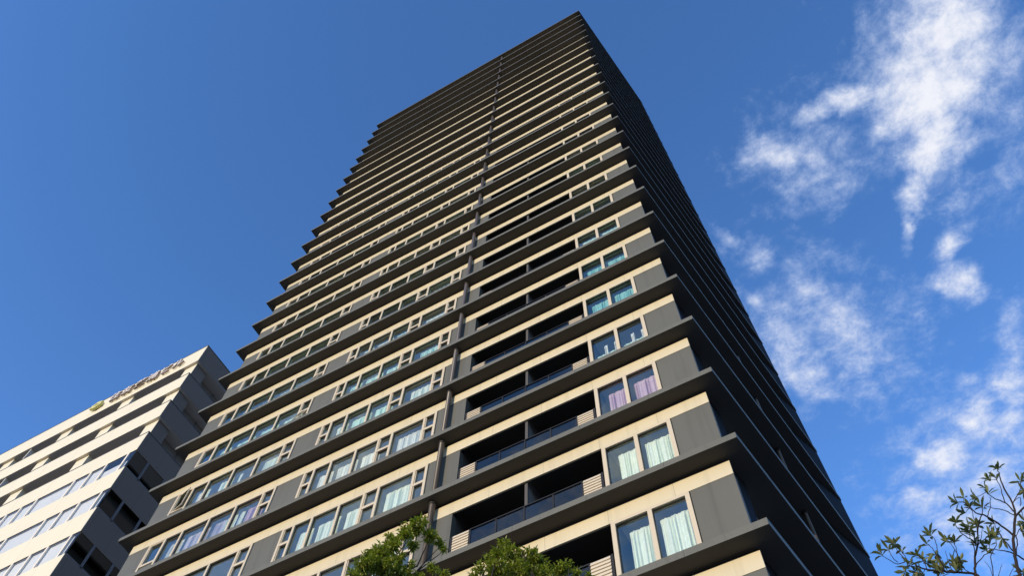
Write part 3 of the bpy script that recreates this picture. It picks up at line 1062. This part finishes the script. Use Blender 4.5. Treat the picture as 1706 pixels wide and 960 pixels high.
T1 = [(-3.522, -7.937, 10.464, 0.135), (-3.467, -7.892, 10.622, 0.077), (-3.548, -8.09, 10.212, 0.107), (-3.424, -7.729, 10.466, 0.11), (-3.354, -7.548, 10.466, 0.077), (-3.307, -7.513, 10.361, 0.042), (-3.577, -8.247, 9.875, 0.12), (-3.686, -8.346, 9.688, 0.135), (-3.73, -8.525, 9.31, 0.131), (-3.718, -8.653, 9.062, 0.068), (-3.616, -8.283, 9.476, 0.172), (-3.51, -8.189, 9.684, 0.079), (-3.35, -7.671, 9.874, 0.074), (-3.569, -7.846, 10.256, 0.084), (-3.508, -8.055, 9.529, 0.126), (-3.394, -7.833, 9.604, 0.072), (-3.341, -7.413, 10.029, 0.067), (-3.637, -8.301, 10.051, 0.041), (-3.703, -8.499, 9.521, 0.07), (-3.45, -8.007, 9.699, 0.064), (-3.66, -8.4, 9.6, 0.1), (-3.7, -8.46, 9.42, 0.11), (-3.6, -8.22, 9.93, 0.09)]
T2 = [(-2.543, -7.239, 10.344, 0.075), (-2.566, -7.371, 10.041, 0.082), (-2.648, -7.422, 9.926, 0.081), (-2.682, -7.564, 9.645, 0.079), (-2.47, -7.196, 10.124, 0.132), (-2.278, -6.972, 10.183, 0.133), (-2.334, -7.117, 10.207, 0.058), (-2.221, -6.828, 10.178, 0.117), (-2.019, -6.614, 10.187, 0.11), (-1.929, -6.571, 10.293, 0.051), (-1.884, -6.44, 10.203, 0.076), (-2.545, -7.357, 9.745, 0.16), (-2.365, -7.135, 9.808, 0.178), (-2.143, -6.9, 9.839, 0.147), (-1.742, -6.377, 10.116, 0.068), (-2.739, -7.601, 9.517, 0.063)]
leafy_tree("broadleaf_tree", (-3.9, -9.0, 0.0), T1, 26, "leafy green tree rising in front of the tower's round drainpipe", 5, 44, 'broadleaf trees before the tower')
leafy_tree("broadleaf_tree", (-2.2, -7.6, 0.0), T2, 26, "leafy green tree rising in front of the tower's balconies", 9, 44, 'broadleaf trees before the tower')

BR = [([(2.842, -6.182, 8.072), (2.871, -6.187, 8.183), (2.936, -6.198, 8.374), (3.027, -6.214, 8.556), (3.16, -6.239, 8.768)], 0.018, 0.013), ([(3.16, -6.239, 8.768), (3.219, -6.2, 8.966), (3.267, -6.159, 9.302), (3.311, -6.168, 9.454), (3.316, -6.169, 9.503)], 0.012, 0.004), ([(3.027, -6.214, 8.556), (2.965, -6.304, 8.643), (2.88, -6.442, 8.696), (2.79, -6.579, 8.661), (2.735, -6.672, 8.753), (2.687, -6.715, 8.744)], 0.011, 0.004), ([(3.157, -6.238, 8.761), (3.132, -6.081, 9.023), (3.065, -5.967, 9.218), (3.021, -5.908, 9.354)], 0.006, 0.003), ([(3.172, -6.242, 8.815), (3.147, -6.287, 8.915), (3.08, -6.325, 8.991), (3.044, -6.369, 9.023), (3.04, -6.42, 9.08)], 0.008, 0.003), ([(3.147, -6.287, 8.915), (3.183, -6.346, 9.057), (3.212, -6.352, 9.205)], 0.006, 0.003), ([(3.159, -6.239, 8.76), (3.293, -6.165, 8.894), (3.481, -6.104, 9.015)], 0.012, 0.008), ([(3.27, -6.211, 8.887), (3.315, -6.22, 8.987), (3.236, -6.204, 8.972)], 0.005, 0.003), ([(3.232, -6.203, 8.965), (3.377, -6.183, 9.12), (3.42, -6.193, 9.195)], 0.005, 0.003), ([(2.473, -6.133, 8.276), (2.526, -6.139, 8.396), (2.595, -6.147, 8.525), (2.682, -6.159, 8.646), (2.784, -6.123, 8.884), (2.912, -6.092, 9.074), (2.946, -6.098, 9.128)], 0.014, 0.004), ([(2.595, -6.147, 8.525), (2.633, -6.253, 8.581), (2.627, -6.252, 8.621)], 0.006, 0.003), ([(2.555, -6.142, 8.429), (2.693, -6.059, 8.584), (2.75, -6.067, 8.592)], 0.006, 0.003), ([(2.682, -6.159, 8.646), (2.64, -6.305, 8.59), (2.577, -6.448, 8.581), (2.551, -6.545, 8.625), (2.562, -6.546, 8.663)], 0.007, 0.003), ([(2.757, -6.119, 8.828), (2.775, -6.273, 8.814), (2.793, -6.327, 8.9), (2.81, -6.38, 8.931)], 0.005, 0.003), ([(2.521, -6.138, 8.232), (2.497, -6.136, 8.337), (2.306, -6.317, 8.29), (2.2, -6.409, 8.267), (2.08, -6.5, 8.267), (2.01, -6.596, 8.264), (1.951, -6.643, 8.325), (1.841, -6.689, 8.295), (1.746, -6.786, 8.353)], 0.014, 0.003), ([(1.951, -6.643, 8.325), (1.91, -6.641, 8.441), (1.903, -6.691, 8.511)], 0.006, 0.003), ([(1.951, -6.643, 8.325), (1.943, -6.593, 8.47), (1.942, -6.593, 8.514)], 0.004, 0.003), ([(1.847, -6.689, 8.309), (1.82, -6.788, 8.331), (1.824, -6.788, 8.389)], 0.004, 0.003), ([(2.08, -6.5, 8.267), (2.086, -6.501, 8.398), (2.069, -6.5, 8.477)], 0.005, 0.003), ([(2.01, -6.596, 8.264), (1.933, -6.693, 8.213), (1.892, -6.691, 8.202)], 0.004, 0.003), ([(2.223, -6.41, 8.263), (2.241, -6.462, 8.323), (2.233, -6.512, 8.469), (2.217, -6.51, 8.549)], 0.006, 0.003), ([(2.241, -6.462, 8.323), (2.265, -6.414, 8.511), (2.307, -6.418, 8.663), (2.296, -6.417, 8.742)], 0.005, 0.003), ([(2.38, -6.224, 8.323), (2.415, -6.278, 8.391), (2.431, -6.33, 8.489), (2.437, -6.33, 8.626)], 0.006, 0.003), ([(2.427, -6.329, 8.439), (2.464, -6.283, 8.604), (2.468, -6.283, 8.655)], 0.004, 0.003), ([(2.296, -6.316, 8.296), (2.324, -6.319, 8.466), (2.35, -6.321, 8.581)], 0.005, 0.002), ([(2.474, -6.133, 8.342), (2.425, -6.228, 8.363), (2.415, -6.278, 8.391)], 0.006, 0.003), ([(3.022, -6.01, 8.355), (2.943, -6.097, 8.44), (2.858, -6.084, 8.548), (2.77, -6.07, 8.632)], 0.01, 0.003), ([(2.933, -6.197, 8.393), (2.906, -6.294, 8.505), (2.905, -6.345, 8.599), (2.918, -6.347, 8.662)], 0.007, 0.003), ([(2.628, -6.051, 8.276), (2.731, -6.115, 8.487), (2.842, -6.132, 8.59), (2.871, -6.136, 8.66)], 0.006, 0.003), ([(2.644, -6.154, 8.176), (2.653, -6.155, 8.319), (2.643, -6.154, 8.426)], 0.004, 0.002), ([(2.653, -6.155, 8.171), (2.711, -6.163, 8.234), (2.771, -6.171, 8.313)], 0.004, 0.002), ([(2.743, -6.066, 8.207), (2.85, -6.082, 8.289), (2.887, -6.088, 8.348)], 0.004, 0.002), ([(2.682, -6.159, 8.646), (2.785, -6.072, 8.767), (2.877, -6.036, 8.846), (2.939, -6.046, 8.953)], 0.006, 0.003), ([(2.885, -6.443, 8.693), (2.973, -6.407, 8.83), (3.03, -6.418, 8.94)], 0.005, 0.003), ([(2.71, -6.163, 8.664), (2.784, -6.174, 8.76), (2.819, -6.179, 8.828)], 0.004, 0.002), ([(3.045, -6.217, 8.543), (3.018, -6.11, 8.52), (2.953, -6.099, 8.424)], 0.006, 0.005), ([(3.139, -6.133, 8.684), (3.045, -6.217, 8.543)], 0.004, 0.004)]
WH = [(1.744, -6.786, 8.397), (1.826, -6.788, 8.41), (1.912, -6.692, 8.55), (1.948, -6.593, 8.528), (1.907, -6.691, 8.211), (1.87, -6.69, 8.165), (2.061, -6.499, 8.49), (2.092, -6.501, 8.412), (2.122, -6.453, 8.399), (2.294, -6.417, 8.752), (2.207, -6.509, 8.572), (2.233, -6.461, 8.447), (2.412, -6.328, 8.686), (2.477, -6.284, 8.676), (2.231, -6.411, 8.308), (2.371, -6.323, 8.43), (2.434, -6.28, 8.431), (2.563, -6.547, 8.672), (2.674, -6.309, 8.767), (2.718, -6.265, 8.806), (2.683, -6.26, 8.655), (2.652, -6.357, 8.65), (2.668, -6.712, 8.759), (2.758, -6.675, 8.813), (2.803, -6.379, 8.946), (2.908, -6.396, 9.034), (2.954, -6.099, 9.212), (2.703, -6.566, 8.723), (3.043, -6.42, 9.098), (3.039, -6.419, 9.011), (3.139, -6.388, 9.208), (3.219, -6.353, 9.23), (3.334, -6.173, 9.531), (2.917, -6.347, 8.672), (2.887, -6.139, 8.703), (2.86, -6.033, 8.812), (2.9, -6.293, 8.492), (2.733, -6.065, 8.638), (2.728, -6.064, 8.589), (3.432, -6.195, 9.216), (3.471, -6.205, 9.212), (3.145, -6.134, 8.635), (2.909, -6.092, 8.202), (2.172, -6.406, 8.317), (2.253, -6.313, 8.312), (2.022, -6.497, 8.249), (1.976, -6.595, 8.199), (2.343, -6.321, 8.37), (2.407, -6.227, 8.408), (2.808, -6.076, 8.975), (2.797, -6.074, 8.686), (2.657, -6.206, 8.632), (2.956, -6.1, 9.161), (3.42, -6.09, 9.165), (3.232, -6.05, 8.81), (1.952, -6.693, 8.228), (2.338, -6.32, 8.305), (2.184, -6.407, 8.26)]
r = random.Random(21)
foot = Vector((3.05, -5.95, 0.0))
rt = thing("sparse_tree", foot, "sparse tree with bare twigs and whorls of olive leaves against the sky", "tree")
tr = MB()


def smooth_path(P_, n=4):
    P_ = [Vector(p) for p in P_]
    o = []
    for i in range(len(P_) - 1):
        p0, p1, p2, p3 = P_[max(i - 1, 0)], P_[i], P_[i + 1], P_[min(i + 2, len(P_) - 1)]
        for j in range(n):
            t = j / n
            o.append(0.5 * ((2 * p1) + (p2 - p0) * t + (2 * p0 - 5 * p1 + 4 * p2 - p3) * t * t + (3 * p1 - p0 - 3 * p2 + p3) * t ** 3))
    o.append(P_[-1])
    return o


hub = Vector((3.0, -6.0, 5.6))
base_pts = [(foot.x, foot.y, 0.10), (foot.x, foot.y - .03, 1.2), (3.02, -5.98, 3.5), tuple(hub)]
tr.tube(smooth_path(base_pts), [0.13 - 0.004 * i for i in range(13)], 12)
segs = []
for i, (pts, ra, rb) in enumerate(BR):
    pts = [tuple(p) for p in pts]
    if pts[0][2] < 7.1 and i in (0, 9, 14):
        pts = [tuple(hub - Vector((0, 0, .15)))] + pts
        ra2 = ra * 1.5
    else:
        ra2 = ra
        if i in (23, 24, 25, 28, 29, 30, 31):                        # twigs that start below the picture join the nearest limb
            p0 = Vector(pts[0])
            near = min(segs, key=lambda q: (q - p0).length + max(0, q.z - p0.z) * 3)
            pts = [tuple(near)] + pts
    sp = smooth_path(pts)
    segs += sp
    n = len(sp) - 1
    tr.tube([p + rvec(r) * 0.006 for p in sp], [ra2 + (rb - ra2) * (j / n) for j in range(n + 1)], 7)
lm = MB()
for p in WH:
    p = Vector(p)
    near = min(segs, key=lambda q: (q - p).length if (q - p).length > 0.03 else 9)
    d = p - near
    if d.length > 0.001:
        tr.tube([near, near.lerp(p, .5) + rvec(r) * .008, p], [0.004, 0.003, 0.0025], 5)
    d = (d.normalized() * 0.7 + Vector((r.uniform(-.3, .3), r.uniform(-.3, .3), 0.75))).normalized()
    a = d.cross(Vector((0.3, 0.8, 0.1))).normalized()
    b = d.cross(a)
    nl = r.randint(4, 9)
    a0 = r.uniform(0, 6)
    for q in range(nl):
        t = a0 + q * 2.4
        el = r.uniform(0.35, 0.95) if q > 2 else r.uniform(0.8, 1.6)
        o = (a * math.cos(t) + b * math.sin(t) + d * el).normalized()
        leaf(lm, p - d * r.uniform(0, 0.03), o, d, r.uniform(0.075, 0.14), r.uniform(0.026, 0.038), r.uniform(0.0, 0.18))
tr.build("trunk", BARK, rt, smooth=True)
lm.build("crown", LEAF_B, rt)
